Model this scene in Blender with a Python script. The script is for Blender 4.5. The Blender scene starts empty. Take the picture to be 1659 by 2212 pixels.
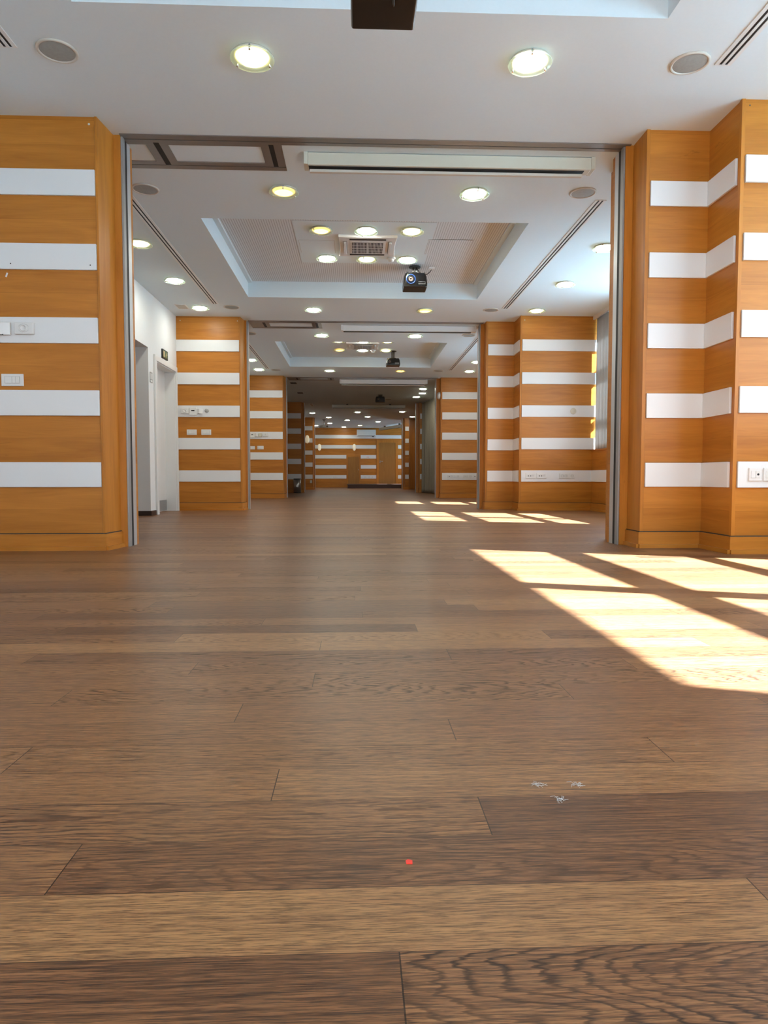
import bpy, math, random
from mathutils import Vector, Matrix
PI = math.pi
S = bpy.context.scene
COL = S.collection
random.seed(11)

# ------------------------------------------------------------------ camera, world, sun, window light, exposure
H = 2.77                       # ceiling height
cd = bpy.data.cameras.new('camera')
cam = bpy.data.objects.new('camera', cd); COL.objects.link(cam)
cam.location = (0, 0, 0.48)
cam.rotation_euler = (PI/2 - 0.0515, 0, -0.0413)
cd.sensor_fit = 'VERTICAL'; cd.sensor_height = 36.0; cd.lens = 1460/2212*36.0
cd.clip_start = 0.05; cd.clip_end = 200
S.camera = cam
S.view_settings.view_transform = 'Standard'; S.view_settings.look = 'None'
S.view_settings.gamma = 1.0; S.view_settings.use_curve_mapping = False
S.view_settings.exposure = 0.79
S.cycles.use_denoising = True
S.cycles.max_bounces = 10; S.cycles.diffuse_bounces = 6; S.cycles.glossy_bounces = 3
S.cycles.transmission_bounces = 4; S.cycles.transparent_max_bounces = 8
S.cycles.sample_clamp_indirect = 6.0
S.cycles.caustics_reflective = False; S.cycles.caustics_refractive = False

SKY = 6.8
SUN = 58.0
world = bpy.data.worlds.new('sky'); S.world = world; world.use_nodes = True
bg = world.node_tree.nodes['Background']
bg.inputs['Color'].default_value = (0.80, 0.90, 1.0, 1); bg.inputs['Strength'].default_value = SKY
sd = bpy.data.lights.new('sun', 'SUN'); sd.energy = SUN; sd.angle = math.radians(0.6); sd.color = (0.70, 0.84, 1.0)
sun = bpy.data.objects.new('sun', sd); COL.objects.link(sun)
sun.rotation_euler = Vector((-1, 0.38, -0.90)).to_track_quat('-Z', 'Y').to_euler()
sun.location = (9, -2, 6)
# sky portals in the window openings (x of glass, y range): they add no light, they guide the sky's
WINDOWS = [(-2.7, 4.05), (5.15, 9.60), (10.6, 15.55), (27.1, 31.3)]
for a, b in WINDOWS:
    pd_ = bpy.data.lights.new('window_portal', 'AREA'); pd_.shape = 'RECTANGLE'
    pd_.size = b - a; pd_.size_y = 1.62; pd_.cycles.is_portal = True
    p = bpy.data.objects.new('window_portal', pd_); COL.objects.link(p)
    p.matrix_world = Matrix.Translation((3.72, (a+b)/2, 1.76)) @ Matrix(((0,0,1,0),(1,0,0,0),(0,1,0,0),(0,0,0,1)))

pd_ = bpy.data.lights.new('window_portal', 'AREA'); pd_.shape = 'RECTANGLE'; pd_.size = 4.0; pd_.size_y = 1.5; pd_.cycles.is_portal = True  # guides sky light through the added window behind the viewpoint
p = bpy.data.objects.new('window_portal', pd_); COL.objects.link(p); p.location = (-0.2, -3.12, 1.75); p.rotation_euler = (PI/2, 0, PI)

# ------------------------------------------------------------------ helpers
def tag(o, label=None, cat=None, group=None, kind=None):
    if label: o['label'] = label
    if cat: o['category'] = cat
    if group: o['group'] = group
    if kind: o['kind'] = kind
    return o
def empty(name, loc=(0, 0, 0), rz=0.0):
    o = bpy.data.objects.new(name, None); COL.objects.link(o)
    o.location = loc; o.rotation_euler = (0, 0, rz); o.empty_display_size = 0.05
    return o
def thing(name, label, cat, loc=(0, 0, 0), rz=0.0, group=None, kind=None):
    return tag(empty(name, loc, rz), label, cat, group, kind)
class MB:
    def __init__(s): s.v = []; s.f = []; s.sm = []
    def add(s, vs, fs, smooth=False):
        n = len(s.v); s.v += [tuple(v) for v in vs]
        for f in fs: s.f.append([n+i for i in f]); s.sm.append(smooth)
        return s
    def box(s, x0, x1, y0, y1, z0, z1, R=None):
        vs = [(x, y, z) for z in (z0, z1) for y in (y0, y1) for x in (x0, x1)]
        if R is not None: vs = [R @ Vector(v) for v in vs]
        return s.add(vs, [(0,2,3,1),(4,5,7,6),(0,1,5,4),(2,6,7,3),(0,4,6,2),(1,3,7,5)])
    def prism(s, poly, z0, z1):
        """counter-clockwise footprint extruded upwards"""
        n = len(poly)
        vs = [(x, y, z0) for x, y in poly] + [(x, y, z1) for x, y in poly]
        fs = [tuple(range(n-1, -1, -1)), tuple(range(n, 2*n))]
        fs += [(i, (i+1) % n, n+(i+1) % n, n+i) for i in range(n)]
        return s.add(vs, fs)
    def lathe(s, prof, n=32, M=None, smooth=True, closed=False):
        """profile of (r, z) turned about z"""
        m = len(prof); vs = []
        for i in range(n):
            a = 2*PI*i/n
            for r, z in prof: vs.append(Vector((r*math.cos(a), r*math.sin(a), z)))
        if M is not None: vs = [M @ v for v in vs]
        fs = []
        for i in range(n):
            j = (i+1) % n
            for k in range(m if closed else m-1):
                l = (k+1) % m
                fs.append((i*m+k, j*m+k, j*m+l, i*m+l))
        return s.add(vs, fs, smooth)
    def cyl(s, c0, c1, r, n=16, r1=None):
        c0, c1 = Vector(c0), Vector(c1); d = c1-c0
        M = Matrix.Translation(c0) @ d.to_track_quat('Z', 'Y').to_matrix().to_4x4()
        L = d.length; r1 = r if r1 is None else r1
        n0 = len(s.v)
        s.lathe([(r, 0), (r1, L)], n, M)
        s.f.append([n0+2*i for i in range(n-1, -1, -1)]); s.sm.append(False)
        s.f.append([n0+2*i+1 for i in range(n)]); s.sm.append(False)
        return s
    def tube(s, pts, r, n=8):
        pts = [Vector(p) for p in pts]
        for i, p in enumerate(pts):
            d = (pts[min(i+1, len(pts)-1)] - pts[max(i-1, 0)]).normalized()
            q = d.to_track_quat('Z', 'Y').to_matrix()
            for k in range(n):
                a = 2*PI*k/n
                s.v.append(tuple(p + q @ Vector((r*math.cos(a), r*math.sin(a), 0))))
        b = len(s.v) - n*len(pts)
        for i in range(len(pts)-1):
            for k in range(n):
                l = (k+1) % n
                s.f.append([b+i*n+k, b+i*n+l, b+(i+1)*n+l, b+(i+1)*n+k]); s.sm.append(True)
        return s
    def build(s, name, mat, parent=None, bevel=0.0, seg=2, label=None):
        me = bpy.data.meshes.new(name); me.from_pydata(s.v, [], s.f); me.update()
        me.polygons.foreach_set('use_smooth', s.sm)
        me.materials.append(mat)
        o = bpy.data.objects.new(name, me); COL.objects.link(o)
        if parent is not None: o.parent = parent
        if bevel:
            b = o.modifiers.new('bevel', 'BEVEL'); b.width = bevel; b.segments = seg; b.limit_method = 'ANGLE'
            b.harden_normals = False
        if label: o['label'] = label
        return o
def copy_tree(o, parent=None):
    c = o.copy(); COL.objects.link(c)
    if parent is not None: c.parent = parent
    for ch in list(o.children): copy_tree(ch, c)
    return c
def arc_pts(a, b, sag, n=10):
    a, b = Vector(a), Vector(b)
    return [a.lerp(b, i/n) + Vector((0, 0, -sag*4*(i/n)*(1-i/n))) for i in range(n+1)]

# ------------------------------------------------------------------ materials
class NT:
    def __init__(s, name):
        s.m = bpy.data.materials.new(name); s.m.use_nodes = True
        s.t = s.m.node_tree; s.n = s.t.nodes; s.b = s.n['Principled BSDF']
    def link(s, a, b): s.t.links.new(a, b)
    def val(s, sock, v):
        if hasattr(v, 'is_output'): s.link(v, sock)
        else: sock.default_value = v
    def math(s, op, a, b=0.0, c=0.0, clamp=False):
        n = s.n.new('ShaderNodeMath'); n.operation = op; n.use_clamp = clamp
        s.val(n.inputs[0], a); s.val(n.inputs[1], b); s.val(n.inputs[2], c)
        return n.outputs[0]
    def xyz(s, v):
        n = s.n.new('ShaderNodeSeparateXYZ'); s.link(v, n.inputs[0]); return n.outputs
    def comb(s, x, y, z=0.0):
        n = s.n.new('ShaderNodeCombineXYZ')
        for i, q in enumerate((x, y, z)): s.val(n.inputs[i], q)
        return n.outputs[0]
    def noise(s, vec, scale=1.0, detail=2.0, rough=0.5, dist=0.0):
        n = s.n.new('ShaderNodeTexNoise'); s.link(vec, n.inputs['Vector'])
        n.inputs['Scale'].default_value = scale; n.inputs['Detail'].default_value = detail
        n.inputs['Roughness'].default_value = rough; n.inputs['Distortion'].default_value = dist
        return n.outputs['Fac']
    def ramp(s, fac, stops):
        n = s.n.new('ShaderNodeValToRGB'); s.link(fac, n.inputs[0]); e = n.color_ramp.elements
        while len(e) < len(stops): e.new(0.5)
        for i, (p, c) in enumerate(stops):
            e[i].position = p; e[i].color = (*c, 1) if len(c) == 3 else c
        return n.outputs[0]
    def mix(s, fac, a, b, mode='MIX'):
        n = s.n.new('ShaderNodeMix'); n.data_type = 'RGBA'; n.blend_type = mode
        s.val(n.inputs[0], fac)
        for q, i in ((a, 6), (b, 7)):
            if hasattr(q, 'is_output'): s.link(q, n.inputs[i])
            else: n.inputs[i].default_value = (*q, 1)
        return n.outputs[2]
    def bump(s, h, strength=0.2, dist=0.001):
        n = s.n.new('ShaderNodeBump'); s.link(h, n.inputs['Height'])
        n.inputs['Strength'].default_value = strength; n.inputs['Distance'].default_value = dist
        s.link(n.outputs[0], s.b.inputs['Normal'])
def plain(name, col, rough=0.5, metal=0.0, spec=0.5, emit=None, strength=0.0, speck=0.0):
    k = NT(name); b = k.b
    b.inputs['Base Color'].default_value = (*col, 1); b.inputs['Roughness'].default_value = rough
    b.inputs['Metallic'].default_value = metal; b.inputs['Specular IOR Level'].default_value = spec
    if speck:
        tc = k.n.new('ShaderNodeTexCoord')
        f = k.noise(tc.outputs['Object'], 60, 3)
        c = k.mix(f, tuple(x*(1-speck) for x in col), tuple(min(1, x*(1+speck)) for x in col))
        k.link(c, b.inputs['Base Color'])
    if emit: b.inputs['Emission Color'].default_value = (*emit, 1); b.inputs['Emission Strength'].default_value = strength
    return k.m

def wood_veneer(name, vertical=False, c0=(0.35, 0.120, 0.012), c1=(0.56, 0.218, 0.032), pitch=0.155):
    k = NT(name)
    tc = k.n.new('ShaderNodeTexCoord'); x, y, z = k.xyz(tc.outputs['Object'])
    along = k.math('ADD', x, k.math('MULTIPLY', y, 1.0)); across = z
    if vertical: along, across = z, along
    q = k.math('DIVIDE', k.math('ADD', across, 0.042), pitch)
    row = k.math('FLOOR', q); fr = k.math('FRACT', q)
    wn = k.n.new('ShaderNodeTexWhiteNoise'); wn.noise_dimensions = '1D'; k.link(row, wn.inputs['W'])
    rnd = wn.outputs['Value']
    off = k.math('MULTIPLY', rnd, 23.0)
    v = k.comb(k.math('ADD', k.math('MULTIPLY', along, 1.6), off), k.math('MULTIPLY', across, 14.0), off)
    n1 = k.noise(v, 1.0, 4, 0.55, 0.8)
    v2 = k.comb(k.math('ADD', k.math('MULTIPLY', along, 6.0), off), k.math('MULTIPLY', across, 260.0), off)
    n2 = k.noise(v2, 1.0, 2, 0.6)
    v3 = k.comb(k.math('ADD', k.math('MULTIPLY', along, 2.4), off), k.math('MULTIPLY', across, 9.0), k.math('ADD', off, 5.0))
    n3 = k.noise(v3, 1.3, 3, 0.5, 2.2)
    f = k.math('ADD', k.math('MULTIPLY', n1, 0.75), k.math('MULTIPLY', n2, 0.25))
    f = k.math('ADD', f, k.math('MULTIPLY', k.math('SUBTRACT', rnd, 0.5), 0.16))
    col = k.ramp(f, [(0.25, c0), (0.75, c1)])
    knot = k.ramp(n3, [(0.70, (0, 0, 0)), (0.80, (1, 1, 1))])
    col = k.mix(k.math('MULTIPLY', knot, 0.35), col, tuple(a*0.45 for a in c0))
    if not vertical:
        seam = k.math('LESS_THAN', fr, 0.010)
        col = k.mix(k.math('MULTIPLY', seam, 0.45), col, tuple(a*0.4 for a in c0))
    k.link(col, k.b.inputs['Base Color'])
    k.b.inputs['Roughness'].default_value = 0.36
    k.b.inputs['Specular IOR Level'].default_value = 0.3
    k.bump(n2, 0.05, 0.0005)
    return k.m

def floor_material():
    k = NT('oiled_oak_planks')
    at = k.n.new('ShaderNodeAttribute'); at.attribute_name = 'plank'; at.attribute_type = 'GEOMETRY'
    r_, g_, b_ = k.xyz(at.outputs['Vector']); style = at.outputs['Alpha']
    uvn = k.n.new('ShaderNodeUVMap'); uvn.uv_map = 'plank_uv'; u, v, _ = k.xyz(uvn.outputs[0])
    seed = k.math('MULTIPLY', r_, 91.0)
    # cathedral rings
    v0 = k.math('MULTIPLY_ADD', k.math('FRACT', k.math('MULTIPLY', r_, 7.31)), 0.09, 0.01)
    u0 = k.math('MULTIPLY', k.math('FRACT', k.math('MULTIPLY', r_, 13.7)), 0.6)
    slow = k.noise(k.comb(k.math('MULTIPLY_ADD', u, 3.2, seed), k.math('MULTIPLY', v, 16.0), seed), 1.0, 2, 0.5)
    dv = k.math('SUBTRACT', v, v0)
    du = k.math('MULTIPLY', k.math('SUBTRACT', u, u0), k.math('MULTIPLY', style, 0.26))
    rr = k.math('SQRT', k.math('ADD', k.math('ADD', k.math('MULTIPLY', dv, dv), k.math('MULTIPLY', du, du)), 0.000004))
    jit = k.noise(k.comb(k.math('MULTIPLY_ADD', u, 22.0, seed), k.math('MULTIPLY', v, 230.0), seed), 1.0, 2, 0.6)
    F = k.math('MULTIPLY', rr, 108.0)
    F = k.math('ADD', F, k.math('MULTIPLY', slow, 7.5))
    F = k.math('ADD', F, k.math('MULTIPLY', jit, 1.05))
    fr = k.math('FRACT', F)
    ring = k.ramp(fr, [(0.0, (0, 0, 0)), (0.62, (0.08, 0.08, 0.08)), (0.82, (1, 1, 1)), (0.93, (0.8, 0.8, 0.8)), (1.0, (0, 0, 0))])
    patch = k.noise(k.comb(k.math('MULTIPLY_ADD', u, 2.2, seed), k.math('MULTIPLY', v, 12.0), k.math('ADD', seed, 9.0)), 1.0, 2, 0.5)
    patch = k.ramp(patch, [(0.34, (0.45, 0.45, 0.45)), (0.58, (1, 1, 1))])
    ringf = k.math('MULTIPLY', k.math('MULTIPLY', ring, b_), patch)
    # fine brushed pores
    pore = k.noise(k.comb(k.math('MULTIPLY_ADD', u, 32.0, seed), k.math('MULTIPLY', v, 1050.0), seed), 1.0, 3, 0.65)
    poref = k.ramp(pore, [(0.42, (1, 1, 1)), (0.53, (0, 0, 0))])
    streak = k.noise(k.comb(k.math('MULTIPLY_ADD', u, 4.0, seed), k.math('MULTIPLY', v, 200.0), k.math('ADD', seed, 3.0)), 1.0, 3, 0.6)
    fleck = k.noise(k.comb(k.math('MULTIPLY_ADD', u, 11.0, seed), k.math('MULTIPLY', v, 380.0), k.math('ADD', seed, 6.0)), 1.0, 3, 0.6)
    fleckf = k.ramp(fleck, [(0.36, (1, 1, 1)), (0.50, (0, 0, 0))])
    tone = k.math('ADD', k.math('MULTIPLY', g_, 0.72), k.math('MULTIPLY', streak, 0.80))
    tone = k.math('SUBTRACT', tone, 0.26)
    base = k.ramp(tone, [(0.0, (0.100, 0.043, 0.020)), (0.42, (0.282, 0.127, 0.053)), (0.72, (0.385, 0.192, 0.078)), (1.0, (0.48, 0.25, 0.098))])
    dark = (0.022, 0.012, 0.008)
    col = k.mix(k.math('MULTIPLY', ringf, 0.94), base, dark)
    col = k.mix(k.math('MULTIPLY', poref, 0.68), col, tuple(a*1.2 for a in dark))
    fa = k.math('MULTIPLY_ADD', g_, -0.50, 0.76, clamp=True)
    col = k.mix(k.math('MULTIPLY', fleckf, fa), col, tuple(a*1.6 for a in dark))
    # joints
    e1 = k.math('LESS_THAN', v, 0.0011)
    w = k.n.new('ShaderNodeUVMap'); w.uv_map = 'plank_end'; ue, le, _ = k.xyz(w.outputs[0])
    e2 = k.math('LESS_THAN', ue, 0.0016)
    seam = k.math('MAXIMUM', e1, e2)
    col = k.mix(k.math('MULTIPLY', seam, 0.85), col, (0.012, 0.008, 0.006))
    k.link(col, k.b.inputs['Base Color'])
    rg = k.math('ADD', k.math('MULTIPLY', pore, 0.16), 0.27)
    k.link(k.math('ADD', rg, k.math('MULTIPLY', ringf, 0.12)), k.b.inputs['Roughness'])
    k.b.inputs['Specular IOR Level'].default_value = 0.28
    hgt = k.math('SUBTRACT', pore, k.math('ADD', k.math('MULTIPLY', ringf, 0.8), k.math('MULTIPLY', seam, 3.0)))
    k.bump(hgt, 0.16, 0.0006)
    return k.m

def slotted_board():
    k = NT('slotted_acoustic_board')
    tc = k.n.new('ShaderNodeTexCoord'); x, y, z = k.xyz(tc.outputs['Object'])
    a = k.math('FRACT', k.math('DIVIDE', x, 0.024))
    c = k.math('GREATER_THAN', a, 0.70)
    col = k.mix(c, (0.70, 0.735, 0.75), (0.46, 0.48, 0.49))
    k.link(col, k.b.inputs['Base Color']); k.b.inputs['Roughness'].default_value = 0.7
    return k.m
def glass_pane():
    k = NT('window_glass')
    tr = k.n.new('ShaderNodeBsdfTransparent'); gl = k.n.new('ShaderNodeBsdfGlossy'); gl.inputs['Roughness'].default_value = 0.02
    mx = k.n.new('ShaderNodeMixShader'); mx.inputs[0].default_value = 0.05
    k.link(tr.outputs[0], mx.inputs[1]); k.link(gl.outputs[0], mx.inputs[2])
    k.link(mx.outputs[0], k.n['Material Output'].inputs['Surface'])
    return k.m
def disc_glass():
    k = NT('green_edge_glass')
    tr = k.n.new('ShaderNodeBsdfTransparent'); tr.inputs['Color'].default_value = (0.90, 0.97, 0.90, 1)
    gl = k.n.new('ShaderNodeBsdfGlossy'); gl.inputs['Roughness'].default_value = 0.06
    df = k.n.new('ShaderNodeBsdfDiffuse'); df.inputs['Color'].default_value = (0.80, 0.88, 0.80, 1)
    m1 = k.n.new('ShaderNodeMixShader'); m1.inputs[0].default_value = 0.35
    m2 = k.n.new('ShaderNodeMixShader'); m2.inputs[0].default_value = 0.12
    k.link(tr.outputs[0], m1.inputs[1]); k.link(df.outputs[0], m1.inputs[2])
    k.link(m1.outputs[0], m2.inputs[1]); k.link(gl.outputs[0], m2.inputs[2])
    k.link(m2.outputs[0], k.n['Material Output'].inputs['Surface'])
    return k.m
def curtain_cloth(name, col, trans):
    k = NT(name)
    tc = k.n.new('ShaderNodeTexCoord'); f = k.noise(tc.outputs['Object'], 300, 2)
    c = k.mix(f, tuple(a*0.9 for a in col), col)
    df = k.n.new('ShaderNodeBsdfDiffuse'); tl = k.n.new('ShaderNodeBsdfTranslucent')
    k.link(c, df.inputs[0]); k.link(c, tl.inputs[0])
    mx = k.n.new('ShaderNodeMixShader'); mx.inputs[0].default_value = trans
    k.link(df.outputs[0], mx.inputs[1]); k.link(tl.outputs[0], mx.inputs[2])
    k.link(mx.outputs[0], k.n['Material Output'].inputs['Surface'])
    return k.m
def brushed(name, col, rough=0.38):
    k = NT(name)
    tc = k.n.new('ShaderNodeTexCoord'); x, y, z = k.xyz(tc.outputs['Object'])
    n = k.noise(k.comb(k.math('MULTIPLY', x, 3.0), k.math('MULTIPLY', y, 200.0), k.math('MULTIPLY', z, 3.0)), 1, 2)
    k.link(k.mix(n, tuple(a*0.75 for a in col), col), k.b.inputs['Base Color'])
    k.b.inputs['Metallic'].default_value = 0.7; k.b.inputs['Roughness'].default_value = rough
    return k.m

M = dict(
    wood=wood_veneer('maple_veneer'), woodv=wood_veneer('maple_veneer_upright', True, pitch=0.5),
    door=wood_veneer('beech_door_veneer', True, (0.27, 0.115, 0.022), (0.36, 0.16, 0.034), 0.4),
    floor=floor_material(),
    band=plain('white_lacquer_board', (0.74, 0.745, 0.74), 0.35),
    paint=plain('white_wall_paint', (0.69, 0.69, 0.68), 0.75, speck=0.02),
    ceil=plain('ceiling_paint', (0.68, 0.765, 0.80), 0.8, speck=0.02),
    slot=slotted_board(),
    doorpaint=plain('white_door_paint', (0.70, 0.70, 0.68), 0.4),
    darkskirt=plain('dark_brown_skirting', (0.035, 0.02, 0.014), 0.45),
    alu=plain('aluminium', (0.62, 0.64, 0.66), 0.35, 0.6),
    grey=plain('grey_metal', (0.35, 0.35, 0.34), 0.45, 0.5),
    track=brushed('bronze_grey_metal', (0.30, 0.275, 0.255)),
    black=plain('black_gap', (0.006, 0.006, 0.006), 0.6),
    gloss=plain('black_plastic', (0.006, 0.006, 0.007), 0.22),
    matte=plain('black_matte_metal', (0.012, 0.012, 0.012), 0.5),
    plastic=plain('white_plastic', (0.72, 0.72, 0.70), 0.35),
    cream=plain('cream_enamel', (0.58, 0.56, 0.46), 0.4),
    plasticg=plain('grey_plastic', (0.40, 0.40, 0.38), 0.5),
    beige=plain('beige_rim', (0.58, 0.54, 0.47), 0.5),
    mesh=plain('speaker_mesh', (0.33, 0.345, 0.325), 0.7, speck=0.15),
    chrome=plain('chrome', (0.7, 0.7, 0.68), 0.18, 1.0),
    steel=plain('brushed_steel', (0.45, 0.44, 0.43), 0.3, 0.9),
    glass=glass_pane(), disc=disc_glass(),
    curtain=curtain_cloth('grey_curtain_cloth', (0.46, 0.45, 0.43), 0.25),
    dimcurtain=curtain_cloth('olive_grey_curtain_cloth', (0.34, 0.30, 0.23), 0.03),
    stage=plain('dark_brown_stage', (0.07, 0.028, 0.016), 0.4),
    lensglass=plain('lens_glass', (0.35, 0.24, 0.20), 0.1, 0.3),
    bluering=plain('blue_ring', (0.03, 0.09, 0.35), 0.3),
    green=plain('sign_green', (0.05, 0.12, 0.06), 0.4),
    sand=plain('sign_sand', (0.55, 0.45, 0.25), 0.4),
    red=plain('red_paper', (0.85, 0.05, 0.03), 0.5),
    lint=plain('white_lint', (0.6, 0.6, 0.6), 0.9),
    outside=plain('outside_bounce_tint', (0.20, 0.34, 0.40), 0.8),  # bluish so that the bounced light cools the ceiling
    hole=plain('dark_hole', (0.05, 0.04, 0.03), 0.8),
    lampwhite=plain('lamp_white', (0.8, 0.8, 0.75), 0.4, emit=(1.0, 0.98, 0.88), strength=62.0),
    lampwarm=plain('lamp_warm', (0.8, 0.75, 0.6), 0.4, emit=(1.0, 0.80, 0.42), strength=9.0),
    lampamber=plain('lamp_amber', (0.8, 0.6, 0.3), 0.4, emit=(1.0, 0.62, 0.16), strength=3.0),
    lamppink=plain('lamp_rose', (0.8, 0.7, 0.65), 0.4, emit=(1.0, 0.86, 0.74), strength=34.0),
    sconce=plain('sconce_glass', (0.8, 0.76, 0.66), 0.4, emit=(1.0, 0.82, 0.5), strength=0.15),
)

# ------------------------------------------------------------------ floor
def build_floor():
    W = 0.109; L = 1.112
    vs, fs, uv, ue, cols = [], [], [], [], []
    fixed = {-1: 0.042, 0: 0.466, 1: -0.36, 2: 0.181, 3: -0.128, 4: 0.535, 5: 0.181, 6: -0.241, 7: 0.47,
             8: -0.102, 9: -0.41, 10: 0.25, 11: -0.103, 12: 0.58, 13: 0.19, 14: -0.31, 15: 0.02, 16: 0.44}
    # (row, column left/right of the fixed joint): tone, ring strength, style (0 straight .. 1 cathedral)
    look = {(-1, 0): (0.12, 0.15, 0.0), (-1, 1): (0.42, 1.0, 1.0), (0, 0): (0.80, 0.05, 0.0), (0, 1): (0.45, 0.3, 0.3),
            (1, 0): (0.50, 0.45, 0.3), (1, 1): (0.24, 0.60, 0.55), (2, 0): (0.50, 0.85, 0.12), (2, 1): (0.10, 0.15, 0.1),
            (3, 0): (0.56, 0.10, 0.0), (3, 1): (0.66, 0.15, 0.05), (4, 0): (0.56, 0.55, 0.08), (4, 1): (0.58, 0.1, 0.0),
            (5, 0): (0.50, 0.35, 0.15), (5, 1): (0.42, 0.1, 0.0), (6, 0): (0.52, 0.1, 0.05), (6, 1): (0.44, 0.2, 0.0),
            (7, 0): (0.52, 0.8, 0.6), (7, 1): (0.34, 0.1, 0.1), (8, 1): (0.48, 0.95, 0.7), (8, 0): (0.52, 0.5, 0.5)}
    Y0 = 0.659
    for k in range(-34, 285):
        ya = Y0 + W*k; yb = ya + W
        j = fixed.get(k, random.uniform(0, L))
        x = j - L*math.ceil((j + 5.0)/L)
        i = 0
        while x < 3.5:
            ln = L if (k in fixed or random.random() < 0.75) else L*1.5
            x0, x1 = max(x, -5.0), min(x+ln, 3.5)
            if x1 > x0 + 0.01:
                col = round((x - j)/L)
                t = look.get((k, col+1))
                if t is None:
                    tone = min(0.9, max(0.05, random.gauss(0.46, 0.20)))
                    rg = random.choice((0.1, 0.15, 0.25, 0.5, 0.8, 0.95)); st = random.choice((0.0, 0.1, 0.2, 0.5, 0.8))
                else: tone, rg, st = t
                rnd = random.random()
                n = len(vs)
                vs += [(x0, ya, 0), (x1, ya, 0), (x1, yb, 0), (x0, yb, 0)]; fs.append((n, n+1, n+2, n+3))
                uv += [(x0-x, 0), (x1-x, 0), (x1-x, W), (x0-x, W)]
                cols += [(rnd, tone, rg, st)]*4
            x += ln; i += 1
    me = bpy.data.meshes.new('floor'); me.from_pydata(vs, [], fs)
    a = me.uv_layers.new(name='plank_uv'); b = me.uv_layers.new(name='plank_end')
    for i, q in enumerate(uv): a.data[i].uv = q; b.data[i].uv = (q[0], q[1])
    c = me.attributes.new('plank', 'FLOAT_COLOR', 'CORNER')
    for i, q in enumerate(cols): c.data[i].color = q
    me.materials.append(M['floor'])
    o = bpy.data.objects.new('floor', me); COL.objects.link(o)
    tag(o, 'brown oiled oak plank floor running through all the rooms', 'floor', kind='structure')
build_floor()

# ------------------------------------------------------------------ ceiling with recessed trays
TRAYS = [(0.82, 3.44), (6.17, 8.80), (11.62, 14.23)]
TX0, TX1, TZ = -1.366, 1.563, 2.97
def build_ceiling():
    root = thing('ceiling', 'flat white ceiling over the whole suite with sunken recesses', 'ceiling', kind='structure')
    m = MB(); X0, X1 = -5.0, 3.78
    y = -3.0
    for a, b in TRAYS:
        m.box(X0, X1, y, a, H, H+0.05); m.box(X0, TX0, a, b, H, H+0.05); m.box(TX1, X1, a, b, H, H+0.05); y = b
    m.box(X0, X1, y, 31.7, H, H+0.05)
    m.build('ceiling_board', M['ceil'], root)
    for i, (a, b) in enumerate(TRAYS):
        s = MB(); t = 0.03
        s.box(TX0-t, TX0, a-t, b+t, H+0.05, TZ+.05); s.box(TX1, TX1+t, a-t, b+t, H+0.05, TZ+.05)
        s.box(TX0, TX1, a-t, a, H+0.05, TZ+.05); s.box(TX0, TX1, b, b+t, H+0.05, TZ+.05)
        # small stepped cornice inside the recess
        s.box(TX0, TX0+0.05, a, b, TZ-0.02, TZ); s.box(TX1-0.05, TX1, a, b, TZ-0.02, TZ)
        s.build('recess_side', M['ceil'], root)
        MB().box(TX0, TX1, a, b, TZ, TZ+0.04).build('recess_panel', M['slot'] if i < 2 else M['ceil'], root)
        if i < 2:   # plain plate around the air unit and lamps
            c = (a+b)/2 - 0.1
            MB().box(-0.62, 0.80, c-0.66, c+0.62, TZ-0.004, TZ).build('recess_plate', M['ceil'], root)
build_ceiling()

# ------------------------------------------------------------------ walls, piers, bands
BANDS = [(2.275, 2.437), (1.808, 1.972), (1.342, 1.506), (0.878, 1.042), (0.415, 0.577)]
def bands_on(root, segs, t=0.016, which=range(5)):
    """segs: list of (x0,y0,x1,y1, nx,ny): boards on vertical faces with outward normal"""
    for i in which:
        z0, z1 = BANDS[i]
        m = MB()
        for (x0, y0, x1, y1, nx, ny) in segs:
            m.box(min(x0, x1, x0+nx*t, x1+nx*t), max(x0, x1, x0+nx*t, x1+nx*t),
                  min(y0, y1, y0+ny*t, y1+ny*t), max(y0, y1, y0+ny*t, y1+ny*t), z0, z1)
        m.build('white_band', M['band'], root, bevel=0.0015, seg=1)
def skirting(root, path, h=0.108, t=0.018):
    """path of points with the room on its right-hand side; board plus small foot moulding"""
    m = MB()
    for i in range(len(path)-1):
        (x0, y0), (x1, y1) = path[i], path[i+1]
        d = Vector((x1-x0, y1-y0)); n = Vector((d.y, -d.x)).normalized()
        e = d.normalized()*t
        for (tt, za, zb) in ((t, 0.026, h), (t+0.014, 0.0, 0.026)):
            a0 = Vector((x0, y0)); a1 = Vector((x1, y1))
            p = [a0-e*0.9, a1+e*0.9, a1+e*0.9+n*tt, a0-e*0.9+n*tt]
            p.reverse()
            m.prism([(q.x, q.y) for q in p], za, zb)
        a0 = Vector((x0, y0)); a1 = Vector((x1, y1))
    m.build('baseboard', M['wood'], root)
    g = MB()
    for i in range(len(path)-1):
        a0, a1 = Vector(path[i]), Vector(path[i+1]); d = (a1-a0).normalized(); n = Vector((d.y, -d.x))
        p = [a0-d*0.012, a1+d*0.012, a1+d*0.012+n*0.010, a0-d*0.012+n*0.010][::-1]
        g.prism([(q.x, q.y) for q in p], h, h+0.006)
    g.build('shadow_gap', M['hole'], root)
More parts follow.
